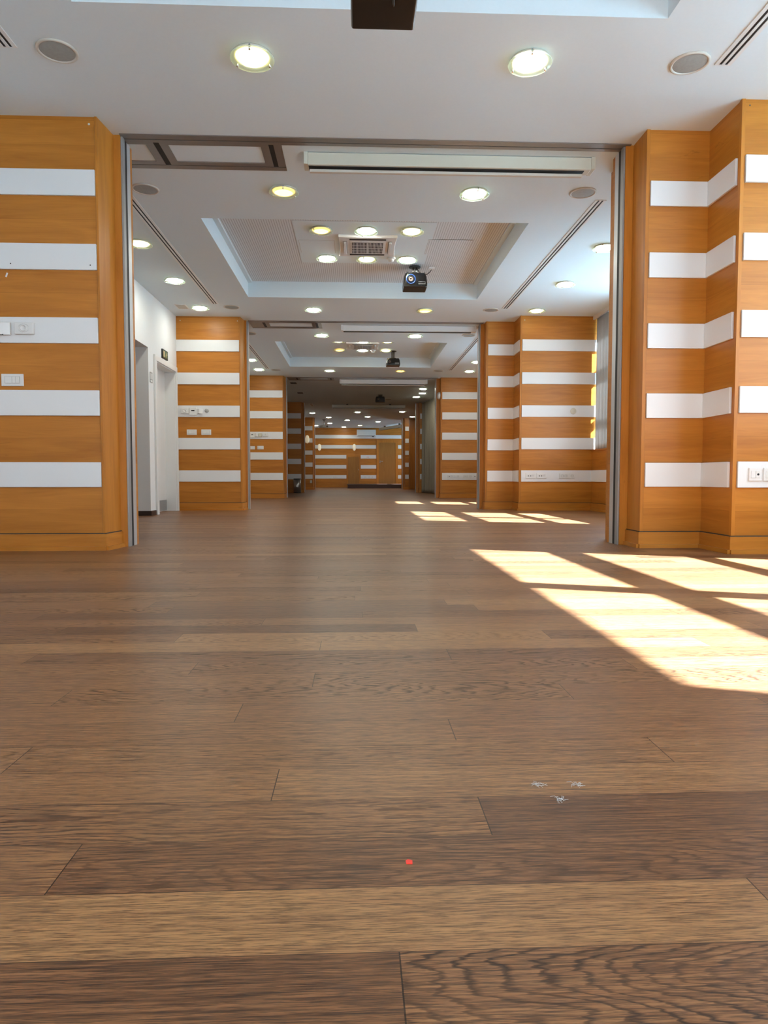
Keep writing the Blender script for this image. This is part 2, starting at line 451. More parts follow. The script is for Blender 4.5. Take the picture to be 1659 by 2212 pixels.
def jamb(root, x, y, sx):
    """sliding-wall jamb: aluminium, rubber gap, aluminium, on the face looking into the opening; sx=+1 for the left side"""
    for name, a, b, mat, dx in (('jamb_profile', y+0.00, y+0.045, 'grey', 0.0), ('jamb_seal', y+0.045, y+0.085, 'black', -0.001),
                                ('jamb_profile', y+0.085, y+0.15, 'alu', 0.0), ('jamb_edge', y+0.15, y+0.20, 'wood', -0.004)):
        w = 0.012 + dx
        if sx > 0: q = MB().box(x-0.004, x+max(w, 0.001), a, b, 0, H)
        else: q = MB().box(x-max(w, 0.001), x+0.004, a, b, 0, H)
        q.build(name, M[mat], root)
ORD = ['first', 'second', 'third', 'fourth', 'fifth']
# left piers: front face y, opening plane y
LP = [(4.50, 4.73, -1.65, -1.575), (9.87, 10.10, -1.657, -1.60), (15.48, 15.70, -1.645, -1.60), (20.92, 21.05, -1.67, -1.595), (26.20, 26.32, -1.66, -1.60)]
for i, (yf, yo, xf, xo) in enumerate(LP):
    root = thing('wall_left', f'wood clad pier with white bands on the left of the {ORD[i]} opening', 'wall', kind='structure')
    xb = -2.56
    MB().prism([(xb, yf), (xf, yf), (xf+0.024, yo), (xo, yo), (xo, yo+0.20), (xf, yo+0.24), (xf, yo+0.42), (xb, yo+0.42)], 0, H).build('wood_panel', M['wood'], root)
    MB().prism([(xf-0.010, yf-0.006), (xf+0.004, yf-0.006), (xf+0.030, yo-0.001), (xf+0.016, yo-0.001)], 0.11, H).build('corner_trim', M['woodv'], root)
    MB().box(xf-0.0125, xf-0.0105, yf-0.0012, yf, 0.115, H).build('joint_line', M['hole'], root)
    MB().prism([(xf+0.026, yo-0.008), (xo-0.001, yo-0.008), (xo-0.001, yo), (xf+0.026, yo)], 0.0, H).build('door_jamb_board', M['woodv'], root)
    bands_on(root, [(xb, yf, xf-0.012, yf, 0, -1)])
    skirting(root, [(xf+0.024, yo-0.02), (xf, yf), (xb, yf)][::-1])
    jamb(root, xo, yo, +1)
# right piers: (front face near opening, step face y, opening y, x of corner, x of step)
RP = [(4.51, 4.13, 4.73, 1.93, 2.35), (10.02, 9.64, 10.18, 1.93, 2.345), (15.62, None, 15.78, 1.96, None), (20.9, None, 21.05, 1.95, None), (26.3, None, 26.4, 1.89, None)]
for i, (yf, ys, yo, xc, xs) in enumerate(RP):
    root = thing('wall_right', f'wood clad pier with white bands on the right of the {ORD[i]} opening', 'wall', kind='structure')
    xb = 3.76; xo = 1.868 if i < 4 else 1.83
    if ys: poly = [(xo, yo), (xc, yo), (xc, yf), (xs, yf), (xs, ys), (xb, ys), (xb, yo+0.42), (xc, yo+0.42), (xc, yo+0.24), (xo, yo+0.20)]
    elif i < 4: poly = [(xo, yo), (xc, yo), (xc, yf), (xb, yf), (xb, yo+0.42), (xc, yo+0.42), (xc, yo+0.24), (xo, yo+0.20)]
    else: poly = [(xo, yo), (xc, yo), (xc, yf), (2.06, yf), (2.06, yf+0.5), (xb, yf+0.5), (xb, yo+0.92), (xo, yo+0.92)]
    MB().prism(poly, 0, H).build('wood_panel', M['wood'], root)
    MB().prism([(xc-0.006, yf-0.006), (xc+0.016, yf-0.006), (xc+0.016, yf), (xc-0.001, yf), (xc-0.001, yo-0.012), (xc-0.006, yo-0.012)], 0.11, H).build('corner_trim', M['woodv'], root)
    MB().box(xc+0.0165, xc+0.0185, yf-0.0012, yf, 0.115, H).build('joint_line', M['hole'], root)
    if ys: MB().box(xs+0.0165, xs+0.0185, ys-0.0012, ys, 0.115, H).build('joint_line', M['hole'], root)
    MB().prism([(xo+0.001, yo-0.008), (xc-0.006, yo-0.008), (xc-0.006, yo), (xo+0.001, yo)], 0.0, H).build('door_jamb_board', M['woodv'], root)
    if ys:
        MB().prism([(xs-0.006, ys-0.006), (xs+0.016, ys-0.006), (xs+0.016, ys), (xs-0.001, ys), (xs-0.001, ys+0.02), (xs-0.006, ys+0.02)], 0.11, H).build('corner_trim', M['woodv'], root)
        bands_on(root, [(xc+0.022, yf, xs-0.016, yf, 0, -1), (xs, ys+0.035, xs, yf, -1, 0)])
        x_end = 3.40
        bands_on(root, [(xs+0.022, ys, 3.58, ys, 0, -1)], which=range(4))
        bands_on(root, [(xs+0.022, ys, x_end, ys, 0, -1)], which=[4])
        skirting(root, [(xc, yo-0.02), (xc, yf), (xs, yf), (xs, ys), (x_end, ys)])
    elif i < 4:
        bands_on(root, [(xc+0.03, yf, 3.0, yf, 0, -1)])
        skirting(root, [(xc, yo-0.02), (xc, yf), (3.3, yf)])
    else:
        bands_on(root, [(xc+0.02, yf, 2.05, yf, 0, -1)])
        MB().box(2.062, 2.09, yf+0.35, yf+0.5, 0, 2.74).build('jamb_profile', M['alu'], root)
        MB().box(2.095, 2.34, yf+0.42, yf+0.5, 0.01, 2.74).build('door_panel', M['woodv'], root)
        skirting(root, [(xc, yo-0.02), (xc, yf), (2.06, yf)])
    jamb(root, xo, yo, -1)

# long left wall with corridor opening and door niche
root = thing('wall_left', 'white painted left wall with a corridor opening in the second room', 'wall', kind='structure')
m = MB(); x0, x1 = -2.80, -2.56
def vwall(ya, yb, za, zb): m.box(x0, x1, ya, yb, za, zb)
vwall(-3.0, 6.6, 0, H); vwall(6.6, 8.54, 2.08, H); vwall(8.54, 8.83, 0, H); vwall(8.83, 9.77, 1.97, H); vwall(9.77, 31.7, 0, H)
m.box(-5.0, -2.80, 8.54, 8.70, 0, H); m.box(-5.0, -2.80, 6.4, 6.6, 0, H); m.box(-5.1, -5.0, 6.4, 8.7, 0, H)
m.build('plaster', M['paint'], root)
s = MB(); s.box(-5.0, -2.56, 8.528, 8.54, 0, 0.06); s.box(-2.56, -2.548, 8.528, 8.745, 0, 0.06)
s.build('baseboard', M['darkskirt'], root, label='dark brown skirting board')
MB().box(-2.575, -2.5585, 8.5385, 8.545, 0, 1.25).build('corner_guard', M['plastic'], root)
# back and front walls
YB = 31.6
root = thing('wall_back', 'far end wall of wood with long white bands', 'wall', kind='structure')
MB().box(-2.8, 3.76, YB, YB+0.1, 0, H).build('wood_panel', M['wood'], root)
bands_on(root, [(-2.56, YB, 3.4, YB, 0, -1)], which=[0])
bands_on(root, [(-2.56, YB, 0.94, YB, 0, -1), (1.96, YB, 3.4, YB, 0, -1)], which=[1])
bands_on(root, [(-2.56, YB, -0.45, YB, 0, -1), (0.22, YB, 0.94, YB, 0, -1), (1.96, YB, 3.4, YB, 0, -1)], which=[2, 3, 4])
skirting(root, [(-2.56, YB), (-0.42, YB)])
root = thing('wall_front', 'white wall with an added wide light opening closing the near room behind the viewpoint', 'wall', kind='structure')
m = MB()
m.box(-2.8, 3.76, -3.1, -3.0, 0, 1.0); m.box(-2.8, 3.76, -3.1, -3.0, 2.5, H); m.box(-2.8, -2.2, -3.1, -3.0, 1.0, 2.5); m.box(1.8, 3.76, -3.1, -3.0, 1.0, 2.5)  # opening in the unseen wall made to let in extra light
m.build('plaster', M['paint'], root)
w = thing('window_5', 'wide white framed window added unseen behind the viewpoint to light the near room', 'window', kind='structure')  # unseen window added to even out the light on the near piers
f = MB()
for xx in (-2.2, -0.23, 1.74): f.box(xx, xx+0.06, -3.08, -3.02, 1.0, 2.5)
f.box(-2.2, 1.8, -3.08, -3.02, 1.0, 1.06); f.box(-2.2, 1.8, -3.08, -3.02, 2.44, 2.5)
f.build('window_frame', M['plastic'], w)
MB().box(-2.2, 1.8, -3.052, -3.048, 1.05, 2.45).build('pane', M['glass'], w)

# right window wall, one stretch per room
def window_wall(n, ya, yb, mullions, has_window=True, label=''):
    root = thing('wall_right', f'wood parapet and head under and over the windows of the {label} room', 'wall', kind='structure')
    if not has_window:
        MB().box(3.40, 3.76, ya, yb, 0, H).build('wood_panel', M['wood'], root); return
    MB().box(3.40, 3.76, ya, yb, 0, 0.855).build('parapet', M['wood'], root)
    MB().box(3.385, 3.60, ya, yb, 0.855, 0.875).build('sill', M['wood'], root, bevel=0.003)
    MB().box(3.58, 3.62, ya, yb, 2.585, H).build('head', M['paint'], root)
    MB().box(3.385, 3.41, ya, yb, 2.72, H).build('curtain_track', M['plastic'], root)
    bands_on(root, [(3.40, ya, 3.40, yb, -1, 0)], which=[4])
    skirting(root, [(3.40, yb), (3.40, ya)])
    w = thing(f'window_{n}', f'white framed window with a fanlight in the {label} room', 'window', kind='structure')
    f = MB(); xa, xb2 = 3.575, 3.625
    for za, zb in ((0.875, 0.950), (1.3365, 1.4265), (1.9665, 2.1285), (2.570, 2.60)): f.box(xa, xb2, ya, yb, za, zb)
    for c in mullions: f.box(xa-0.01, xb2+0.01, c-0.07, c+0.07, 0.875, 2.6)
    f.build('window_frame', M['plastic'], w)
    MB().box(3.598, 3.602, ya, yb, 0.93, 2.56).build('pane', M['glass'], w)
window_wall(1, -3.0, 4.13, [1.885-1.57*k for k in range(-1, 4)], label='nearest')
window_wall(2, 5.15, 9.64, [7.21, 5.64, 8.78], label='second')
window_wall(3, 10.6, 15.62, [12.53, 10.96, 14.1], label='third')
window_wall(0, 16.2, 20.9, [], False, 'fourth')
window_wall(0, 21.47, 26.8, [], False, 'fifth')
window_wall(4, 27.32, YB, [28.6, 30.4], label='far')
o = MB().box(3.8, 40, -25, 60, -0.6, -0.5).build('outside_bounce_ground', M['outside'])  # unseen ground added to throw bluish light up through the windows
tag(o, 'unseen ground outside the windows, tinted blue to bounce light onto the ceiling', 'ground', kind='structure')
# partition blocks between rooms on the window side are part of the piers

# ------------------------------------------------------------------ doors
d = thing('door_1', 'white door with a steel kick plate in the left wall of the second room', 'door', kind='structure')
fr = MB()
fr.box(-2.5595, -2.535, 8.755, 8.835, 0, 1.965); fr.box(-2.5595, -2.535, 9.765, 9.815, 0, 1.965); fr.box(-2.5595, -2.535, 8.755, 9.815, 1.9652, 2.035)
fr.box(-2.72, -2.5597, 8.831, 8.845, 0, 1.955); fr.box(-2.72, -2.5597, 9.755, 9.769, 0, 1.955); fr.box(-2.72, -2.5597, 8.831, 9.769, 1.9552, 1.969)
fr.build('door_frame', M['doorpaint'], d, bevel=0.002, seg=1)
MB().box(-2.745, -2.70, 8.83, 9.77, 0.008, 1.965).build('door_leaf', M['doorpaint'], d)
MB().box(-2.70, -2.697, 8.86, 9.76, 0.012, 0.16).build('kick_plate', M['steel'], d, label='grey steel kick plate')
hd = MB().cyl((-2.70, 8.92, 1.03), (-2.655, 8.92, 1.03), 0.009); hd.cyl((-2.655, 8.915, 1.03), (-2.655, 9.03, 1.03), 0.008)
hd.build('door_handle', M['steel'], d)
d = thing('door_2', 'wooden door on the stage in the far end wall', 'door', kind='structure')
ZS = 0.17
fr = MB()
fr.box(0.958, 1.066, YB-0.03, YB, ZS, 2.09); fr.box(1.844, 1.946, YB-0.03, YB, ZS, 2.09); fr.box(0.958, 1.946, YB-0.03, YB, 2.0902, 2.19)
fr.build('door_frame', M['woodv'], d, bevel=0.002, seg=1)
MB().box(1.066, 1.844, YB-0.012, YB-0.001, ZS+0.005, 2.09).build('door_leaf', M['door'], d)
hd = MB().cyl((1.12, YB-0.012, 1.22), (1.12, YB-0.06, 1.22), 0.010); hd.cyl((1.11, YB-0.06, 1.22), (1.25, YB-0.06, 1.22), 0.010)
hd.box(1.108, 1.132, YB-0.018, YB-0.012, 1.14, 1.25); hd.build('door_handle', M['steel'], d)
d = thing('door_3', 'low wooden hatch door in the far end wall left of the tall door', 'door', kind='structure')
fr = MB()
fr.box(-0.42, -0.37, YB-0.025, YB, ZS, 1.42); fr.box(0.15, 0.195, YB-0.025, YB, ZS, 1.42); fr.box(-0.42, 0.195, YB-0.025, YB, 1.4202, 1.465)
fr.build('door_frame', M['woodv'], d)
MB().box(-0.37, 0.15, YB-0.014, YB-0.001, ZS+0.005, 1.42).build('door_leaf', M['door'], d)
MB().box(0.115, 0.13, YB-0.03, YB-0.014, 0.80, 0.86).build('door_handle', M['steel'], d)
st = MB().box(-0.36, 3.36, 29.0, YB-0.022, 0, ZS-0.02)
o = thing('stage', 'low dark brown stage platform in front of the far wall', 'stage')
st.build('platform_base', M['stage'], o)
MB().box(-0.39, 3.36, 28.97, YB-0.022, ZS-0.02, ZS).build('platform_top', M['stage'], o, bevel=0.004)

# ------------------------------------------------------------------ ceiling tracks of the folding wall
for i, (yo, label) in enumerate(((4.70, 'first'), (10.08, 'second'), (15.68, 'third'))):
    t = thing('partition_track', f'grey metal ceiling track frame of the folding wall at the {label} opening', 'track', (0, 0, H))
    x0, x1 = -1.575, 1.90
    z = -0.006
    r = MB()
    r.box(x0, x1, yo, yo+0.058, z, 0.0); r.box(x0, x1, yo+0.068, yo+0.105, z, 0.0)
    r.build('rail', M['track'], t)
    MB().box(x0, x1, yo+0.058, yo+0.068, -0.002, 0).build('rail_slot', M['black'], t)
    f = MB(); ya, yb = yo+0.105, yo+0.50
    e = x0 if i else -1.95
    for (a, b) in ((e, -1.385), (-1.345, -0.60), (-0.565, -0.51)):
        w = 0.055
        if b - a > 0.2:
            f.box(a, b, ya, ya+0.03, z, 0); f.box(a, b, yb-0.115, yb-0.065, z, 0)
            f.box(b-w, b, ya+0.03, yb-0.115, z, 0)
            if a > -1.5: f.box(a, a+w, ya+0.03, yb-0.115, z, 0)
        else: f.box(a, b, ya, yb-0.065, z, 0)
    f.box(e, -0.51, yb-0.055, yb, z, 0)
    f.build('stacking_frame', M['track'], t)
    g = MB().box(e, -0.51, yb-0.065, yb-0.055, -0.002, 0)
    g.box(-1.385, -1.345, ya, yb-0.065, -0.002, 0); g.box(-0.60, -0.565, ya, yb-0.065, -0.002, 0)
    g.build('frame_slot', M['black'], t)

# ------------------------------------------------------------------ downlights
def make_downlight():
    t = empty('downlight')
    MB().lathe([(0.088, 0), (0.104, 0), (0.106, -0.010), (0.100, -0.014), (0.090, -0.012)], 40, closed=True).build('trim_ring', M['beige'], t)
    MB().lathe([(0.074, -0.020), (0.118, -0.020), (0.119, -0.023), (0.118, -0.026), (0.074, -0.026)], 40, closed=True).build('glass_ring', M['disc'], t)
    MB().lathe([(0.0885, 0), (0.086, -0.012), (0.070, -0.021), (0.035, -0.025), (0.0005, -0.026)], 40).build('lamp_diffuser', M['lampwhite'], t)
    for k in range(3):
        a = 2*PI*k/3 + 1.3
        MB().cyl((0.103*math.cos(a), 0.103*math.sin(a), -0.006), (0.103*math.cos(a), 0.103*math.sin(a), -0.034), 0.0055, 10).build('clip', M['chrome'], t)
    return t
proto = make_downlight()
LIGHTS = [
 # x, y, z, tone, label
 (-0.558, 3.82, H, 'warm', 'large cream glowing round downlight on the near ceiling, left of the pair'),
 (0.960, 3.80, H, 'pink', 'large white glowing round downlight with a rosy halo, right of the near pair'),
 (-0.572, 5.55, H, 'amber', 'amber round downlight just beyond the first opening, below the grey track frame'),
 (0.957, 5.53, H, 'white', 'bright white round downlight just beyond the first opening, below the projection screen case'),
 (-2.107, 6.82, H, 'warm', 'yellowish round downlight beside the long left ceiling slot, nearest of its row'),
 (-2.097, 8.06, H, 'white', 'white round downlight in the middle of the row left of the long slot diffuser'),
 (-2.095, 9.33, H, 'white', 'white round downlight next to the small square ceiling vent'),
 (2.476, 6.75, H, 'pink', 'white round downlight beside the long right ceiling slot, nearest of its row'),
 (2.477, 8.02, H, 'pink', 'white round downlight in the middle of the row right of the long slot diffuser'),
 (2.481, 9.30, H, 'warm', 'yellowish downlight before the wide wood pier near the curtain'),
 (-0.575, 9.37, H, 'white', 'white round downlight between the ceiling recess and the second opening, left one'),
 (0.948, 9.36, H, 'amber', 'amber round downlight between the ceiling recess and the second opening, right one'),
 (-0.345, 6.94, TZ, 'amber', 'amber round downlight in the slotted recess, near row, left of the air unit'),
 (0.107, 6.94, TZ, 'white', 'white round downlight in the slotted recess, touching the near edge of the air unit'),
 (0.568, 6.935, TZ, 'warm', 'cream round downlight in the slotted recess, near row, right of the air unit'),
 (-0.325, 7.81, TZ, 'white', 'white round downlight in the slotted recess, far row, left one'),
 (0.126, 7.826, TZ, 'warm', 'cream round downlight in the slotted recess, far edge of the air unit'),
 (0.585, 7.822, TZ, 'white', 'white round downlight directly above the black projector with the blue lens ring'),
 (-0.547, 11.03, H, 'white', 'white round downlight just beyond the second opening, left one'),
 (0.960, 11.02, H, 'white', 'white round downlight just beyond the second opening, below the second screen case'),
 (-0.319, 13.36, TZ, 'amber', 'amber downlight in the plain recess of the third room, far row left'),
 (0.131, 13.36, TZ, 'white', 'white downlight in the plain recess of the third room, far row middle'),
 (0.589, 13.36, TZ, 'warm', 'cream downlight in the plain recess of the third room, far row right above the projector'),
 (-0.317, 12.48, TZ, 'warm', 'thin sliver of a downlight at the near edge of the third room recess, left'),
 (0.140, 12.48, TZ, 'white', 'thin sliver of a downlight at the near edge of the third room recess, middle'),
 (0.582, 12.48, TZ, 'warm', 'thin sliver of a downlight at the near edge of the third room recess, right'),
 (-2.037, 13.38, H, 'white', 'half hidden downlight at the left jamb of the second opening'),
 (-2.054, 14.56, H, 'white', 'downlight above the left pier of the third opening'),
 (-0.562, 14.67, H, 'white', 'white downlight before the third opening, left of the centre'),
 (0.959, 14.66, H, 'amber', 'amber downlight before the third opening, below the black projector'),
 (2.447, 14.62, H, 'white', 'white downlight above the right pier of the third opening'),
 (2.398, 13.45, H, 'white', 'half hidden downlight at the right jamb of the second opening'),
 (1.732, 17.55, H, 'white', 'downlight over the dark fourth room, nearest of the three beside the curtain'),
 (1.809, 18.46, H, 'white', 'downlight over the dark fourth room, middle of the three beside the curtain'),
 (1.718, 19.29, H, 'white', 'downlight over the dark fourth room, farthest of the three beside the curtain'),
 (-1.546, 24.28, H, 'white', 'far downlight in the fifth room at the left edge of its opening'),
 (0.061, 23.92, H, 'white', 'far downlight in the fifth room right under the dark screen case middle'),
 (1.618, 23.68, H, 'white', 'far downlight in the fifth room under the right end of the screen case'),
 (2.134, 25.65, H, 'white', 'far downlight half hidden above the narrow wood panel at right'),
 (-1.04, 26.0, H, 'white', 'far downlight at the fifth opening, left of the middle'),
 (0.445, 25.72, H, 'white', 'far downlight at the fifth opening, right of the middle'),
 (-0.346, 27.28, H, 'white', 'far downlight in the last room, nearest one in the middle'),
 (0.909, 27.97, H, 'white', 'far downlight in the last room, before the tilted screen case'),
 (-1.096, 28.82, H, 'white', 'far downlight in the last room, right of the small hanging projector'),
 (0.177, 29.99, H, 'warm', 'yellowish far downlight in the last room above the air conditioner'),
 (-0.549, 30.97, H, 'white', 'farthest downlight of the last room, close to the end wall'),
 (-1.769, 30.18, H, 'white', 'far downlight in the last room, left of the small hanging projector'),
]
mats = {'white': 'lampwhite', 'warm': 'lampwarm', 'amber': 'lampamber', 'pink': 'lamppink'}
tinted = {}
for i, (x, y, z, tone, label) in enumerate(LIGHTS):
    o = copy_tree(proto)
    o.location = (x, y, z if z < TZ else TZ-0.004); o.rotation_euler = (0, 0, random.uniform(0, 2))
    tag(o, label, 'ceiling light', 'round recessed downlights')
    for ch in o.children:
        if ch.name.startswith('lamp_diffuser'):
            if tone not in tinted:
                me = ch.data.copy(); me.materials[0] = M[mats[tone]]; tinted[tone] = me
            ch.data = tinted[tone]
for ch in list(proto.children): bpy.data.objects.remove(ch)
bpy.data.objects.remove(proto)

# ------------------------------------------------------------------ ceiling speakers
def make_speaker():
    t = empty('ceiling_speaker')
    MB().lathe([(0.090, 0), (0.106, 0), (0.106, -0.006), (0.098, -0.010), (0.090, -0.007)], 40, closed=True).build('rim', M['beige'], t)
    MB().lathe([(0.091, -0.004), (0.06, -0.008), (0.0005, -0.009)], 40).build('grille', M['mesh'], t)
    return t
proto = make_speaker()
for i, (x, y, label) in enumerate((
        (-1.60, 3.825, 'grey round ceiling speaker at the upper left of the near ceiling'),
        (1.85, 3.79, 'grey round ceiling speaker at the upper right of the near ceiling'),
        (-1.67, 5.575, 'round ceiling speaker below the track frame, by the left jamb of the first opening'),
        (1.83, 5.50, 'grey round ceiling speaker below the right end of the projection screen case'),
        (-1.67, 9.31, 'round ceiling speaker at the far end of the long left slot diffuser'),
        (1.85, 9.32, 'round ceiling speaker at the far end of the long right slot diffuser'),
        (-1.69, 10.98, 'grey round ceiling speaker half hidden at the left jamb of the second opening'),
        (1.82, 10.98, 'grey round ceiling speaker at the right end of the second screen case'),
        (-1.70, 14.66, 'grey round ceiling speaker above the left side of the third opening'),
        (1.78, 14.65, 'grey round ceiling speaker above the right side of the third opening'),
        (0.95, 20.0, 'dark round ceiling speaker in the unlit fourth room'))):
    o = copy_tree(proto); o.location = (x, y, H); tag(o, label, 'speaker', 'round ceiling speakers')
for ch in list(proto.children): bpy.data.objects.remove(ch)
bpy.data.objects.remove(proto)

# ------------------------------------------------------------------ linear slot diffusers
for x, ya, yb, label in ((-1.845, 0.3, 3.80, 'double slot air diffuser at the top left corner of the near ceiling'),
                         (2.04, 0.3, 3.795, 'double slot air diffuser at the top right corner of the near ceiling'),
                         (-1.855, 5.60, 9.14, 'long double slot air diffuser along the left side of the second room ceiling'),
                         (2.03, 5.64, 9.24, 'long double slot air diffuser along the right side of the second room ceiling'),
                         (-1.86, 11.0, 14.50, 'double slot air diffuser on the left of the third room ceiling'),
                         (2.02, 11.0, 14.55, 'double slot air diffuser on the right of the third room ceiling'),
                         (-1.40, 21.3, 22.1, 'short dark slot at the left of the fifth room ceiling')):
    t = thing('slot_diffuser', label, 'air vent', (x, ya, H), group='linear slot air diffusers')
    L = yb-ya; f = MB()
    for a, b in ((-0.046, -0.024), (-0.008, 0.008), (0.024, 0.046)): f.box(a, b, 0, L, -0.005, 0)
    f.box(-0.046, 0.046, -0.004, 0.0, -0.005, 0); f.box(-0.046, 0.046, L, L+0.004, -0.005, 0)
    f.build('frame', M['plastic'], t)
    for a, b in ((-0.024, -0.008), (0.008, 0.024)): MB().box(a, b, 0, L, -0.0015, 0).build('slot', M['black'], t)
# small square vents
for x, y, mat, label in ((-2.335, 9.32, 'beige', 'small beige rectangular vent in the ceiling by the left pier of the second opening'),
                         (-1.52, 16.69, 'grey', 'small dark rectangular vent in the ceiling of the fourth room, nearer one'),
                         (-1.515, 18.62, 'grey', 'small dark rectangular vent in the ceiling of the fourth room, farther one')):
    t = thing('ceiling_vent', label, 'air vent', (x, y, H), group='small rectangular ceiling vents')
    MB().box(-0.075, 0.075, -0.12, 0.12, -0.004, 0).build('frame', M['plastic'] if mat == 'beige' else M['matte'], t)
    q = MB()
    for k in range(9): q.box(-0.06, 0.06, -0.10+k*0.0222, -0.10+k*0.0222+0.012, -0.008, -0.004)
    q.build('louvres', M[mat] if mat == 'beige' else M['matte'], t)

# ------------------------------------------------------------------ air cassettes, access hatches, smoke detectors
def cassette(x, y, z, label):
    t = thing('air_cassette', label, 'air conditioner', (x, y, z))
    n = 12; h = 0.305; poly = []
    for s in range(4):
        for k in range(n):
            u = -1 + 2*k/n
            p = Vector((u*h, -h + 0.012*(1-u*u)))
            a = s*PI/2; poly.append((p.x*math.cos(a)-p.y*math.sin(a), p.x*math.sin(a)+p.y*math.cos(a)))
    MB().prism(poly, -0.03, 0.0).build('panel', M['plastic'], t, bevel=0.006)
    MB().box(-0.19, 0.19, -0.19, 0.19, -0.037, -0.03).build('intake_frame', M['plastic'], t, bevel=0.003)
    MB().box(-0.165, 0.165, -0.165, 0.165, -0.039, -0.037).build('intake', M['black'], t)
    g = MB()
    for k in range(23):
        xx = -0.165 + 0.33*k/22; g.box(xx-0.0028, xx+0.0028, -0.165, 0.165, -0.043, -0.039)
    g.box(-0.006, 0.006, -0.165, 0.165, -0.044, -0.039)
    for yy in (-0.08, 0.0, 0.08): g.box(-0.165, 0.165, yy-0.002, yy+0.002, -0.043, -0.039)
    g.build('intake_grille', M['plastic'], t)
    for s in range(4):
        R = Matrix.Rotation(s*PI/2, 4, 'Z')
        MB().box(-0.19, 0.19, -0.255, -0.215, -0.0315, -0.030, R).build('outlet_slot', M['black'] if s in (0, 2) else M['plasticg'], t)
        if s in (1, 3): MB().box(-0.17, 0.17, -0.250, -0.225, -0.050, -0.032, R).build('vane', M['plastic'], t, bevel=0.003)
    return t
cassette(0.127, 7.385, TZ, 'square white air cassette with dark grille in the slotted ceiling recess')
cassette(0.128, 12.92, TZ, 'square white air cassette in the plain recess of the third room')
for x0, x1, y0, y1, label in ((-0.60, -0.222, 7.26, 7.655, 'thin outlined access hatch left of the air cassette'), (0.765, 1.235, 7.19, 7.66, 'thin outlined access hatch right of the air cassette')):
    t = thing('access_hatch', label, 'hatch', ((x0+x1)/2, (y0+y1)/2, TZ-0.004))
    w, h = (x1-x0)/2, (y1-y0)/2
    MB().box(-w, w, -h, h, -0.0005, 0.0).build('hatch_joint', M['plasticg'], t)
    MB().box(-w+0.004, w-0.004, -h+0.004, h-0.004, -0.002, -0.0005).build('hatch_panel', M['ceil'] if x0 < 0 else M['slot'], t)
for x, y, label in ((0.40, 7.79, 'white smoke detector beside the far edge of the nearer air cassette'), (0.34, 13.42, 'white smoke detector in the recess of the third room')):
    t = thing('smoke_detector', label, 'smoke detector', (x, y, TZ))
    MB().lathe([(0.052, 0), (0.052, -0.018), (0.044, -0.024), (0.0005, -0.024)], 28).build('base', M['plastic'], t)
    MB().lathe([(0.034, -0.024), (0.034, -0.036), (0.026, -0.05), (0.0005, -0.052)], 24).build('sensor_dome', M['plastic'], t)

# ------------------------------------------------------------------ projectors
def projector(label, mount_z, x, y, zc, w=0.275, hh=0.17, d=0.24, rz=0.0, body='gloss', lens=-0.055, ring='bluering', pole=True, cable=None, poles='white'):
    """hangs from a ceiling plate at (x, y, mount_z); body centre at height zc; lens looks to -y"""
    t = thing('projector', label, 'projector', (x, y, mount_z), rz)
    zt = zc + hh/2 - mount_z; zb = zc - hh/2 - mount_z
    pc = [(-w/2, -d/2+0.02), (-w/2+0.02, -d/2), (w/2-0.02, -d/2), (w/2, -d/2+0.02), (w/2, d/2), (-w/2, d/2)]
    n = len(pc); vs = []
    for z, s, o in ((zb, 1.0, 0.0), (zb+hh*0.3, 1.02, 0.0), (zb+hh*0.75, 0.96, 0.004), (zt, 0.86, 0.010)):
        vs += [(px*s, py*(s*0.5+0.5)+o, z) for px, py in pc]
    fs = [tuple(range(n-1, -1, -1)), tuple(range(3*n, 4*n))]
    for l in range(3): fs += [(l*n+i, l*n+(i+1) % n, (l+1)*n+(i+1) % n, (l+1)*n+i) for i in range(n)]
    m = MB(); m.add(vs, fs); m.build('body', M[body], t, bevel=0.010, seg=3)
    cz = zc - mount_z + hh*0.02; lx = lens
    Rm = Matrix.Translation((lx, -d/2+0.004, cz)) @ Matrix.Rotation(PI/2, 4, 'X')
    rr = min(0.055, hh*0.33)
    MB().lathe([(rr, 0), (rr, 0.016), (rr*0.92, 0.018), (rr*0.86, 0.014), (rr*0.86, 0.0)], 36, Rm).build('lens_ring', M[ring], t)
    l = MB().lathe([(rr*0.86, 0.004), (rr*0.60, 0.012), (rr*0.55, 0.020), (rr*0.45, 0.020), (rr*0.42, 0.008), (0.0005, 0.004)], 32, Rm)
    ln = l.build('lens', M['matte'], t)
    MB().lathe([(rr*0.44, 0.012), (rr*0.3, 0.017), (rr*0.22, 0.017), (rr*0.2, 0.010)], 28, Rm).build('lens_element', M['lensglass'], ln)
    v = MB()
    for k in range(4): v.box(w*0.12, w*0.42, -d/2-0.001, -d/2+0.004, zc-mount_z-hh*0.30+k*0.008, zc-mount_z-hh*0.30+k*0.008+0.003)
    v.build('vent_slats', M['plasticg'] if body == 'gloss' else M['matte'], t)
    MB().lathe([(0.07, 0), (0.07, -0.010), (0.0005, -0.010)], 24).build('ceiling_plate', M['matte'], t)
    if pole:
        pm = 'chrome' if poles == 'white' else 'matte'
        for dx in (-0.018, 0.018):
            MB().cyl((dx, 0, -0.01), (dx, 0, zt+0.012), 0.010 if poles == 'white' else 0.012).build('pole', M[pm], t)
        MB().lathe([(0.055, zt+0.018), (0.07, zt+0.008), (0.07, zt-0.004), (0.0005, zt-0.004)], 24).build('mount_plate', M['chrome' if poles == 'white' else 'matte'], t)
    if cable: MB().tube(cable, 0.005).build('cable', M['matte'], t)
    return t
t = projector('black projector with a blue lens ring hanging in the recess of the second room', TZ-0.004, 0.70, 8.12, 2.785, cable=arc_pts((0.02, 0.0, -0.012), (0.20, 0.0, -0.03), 0.07))
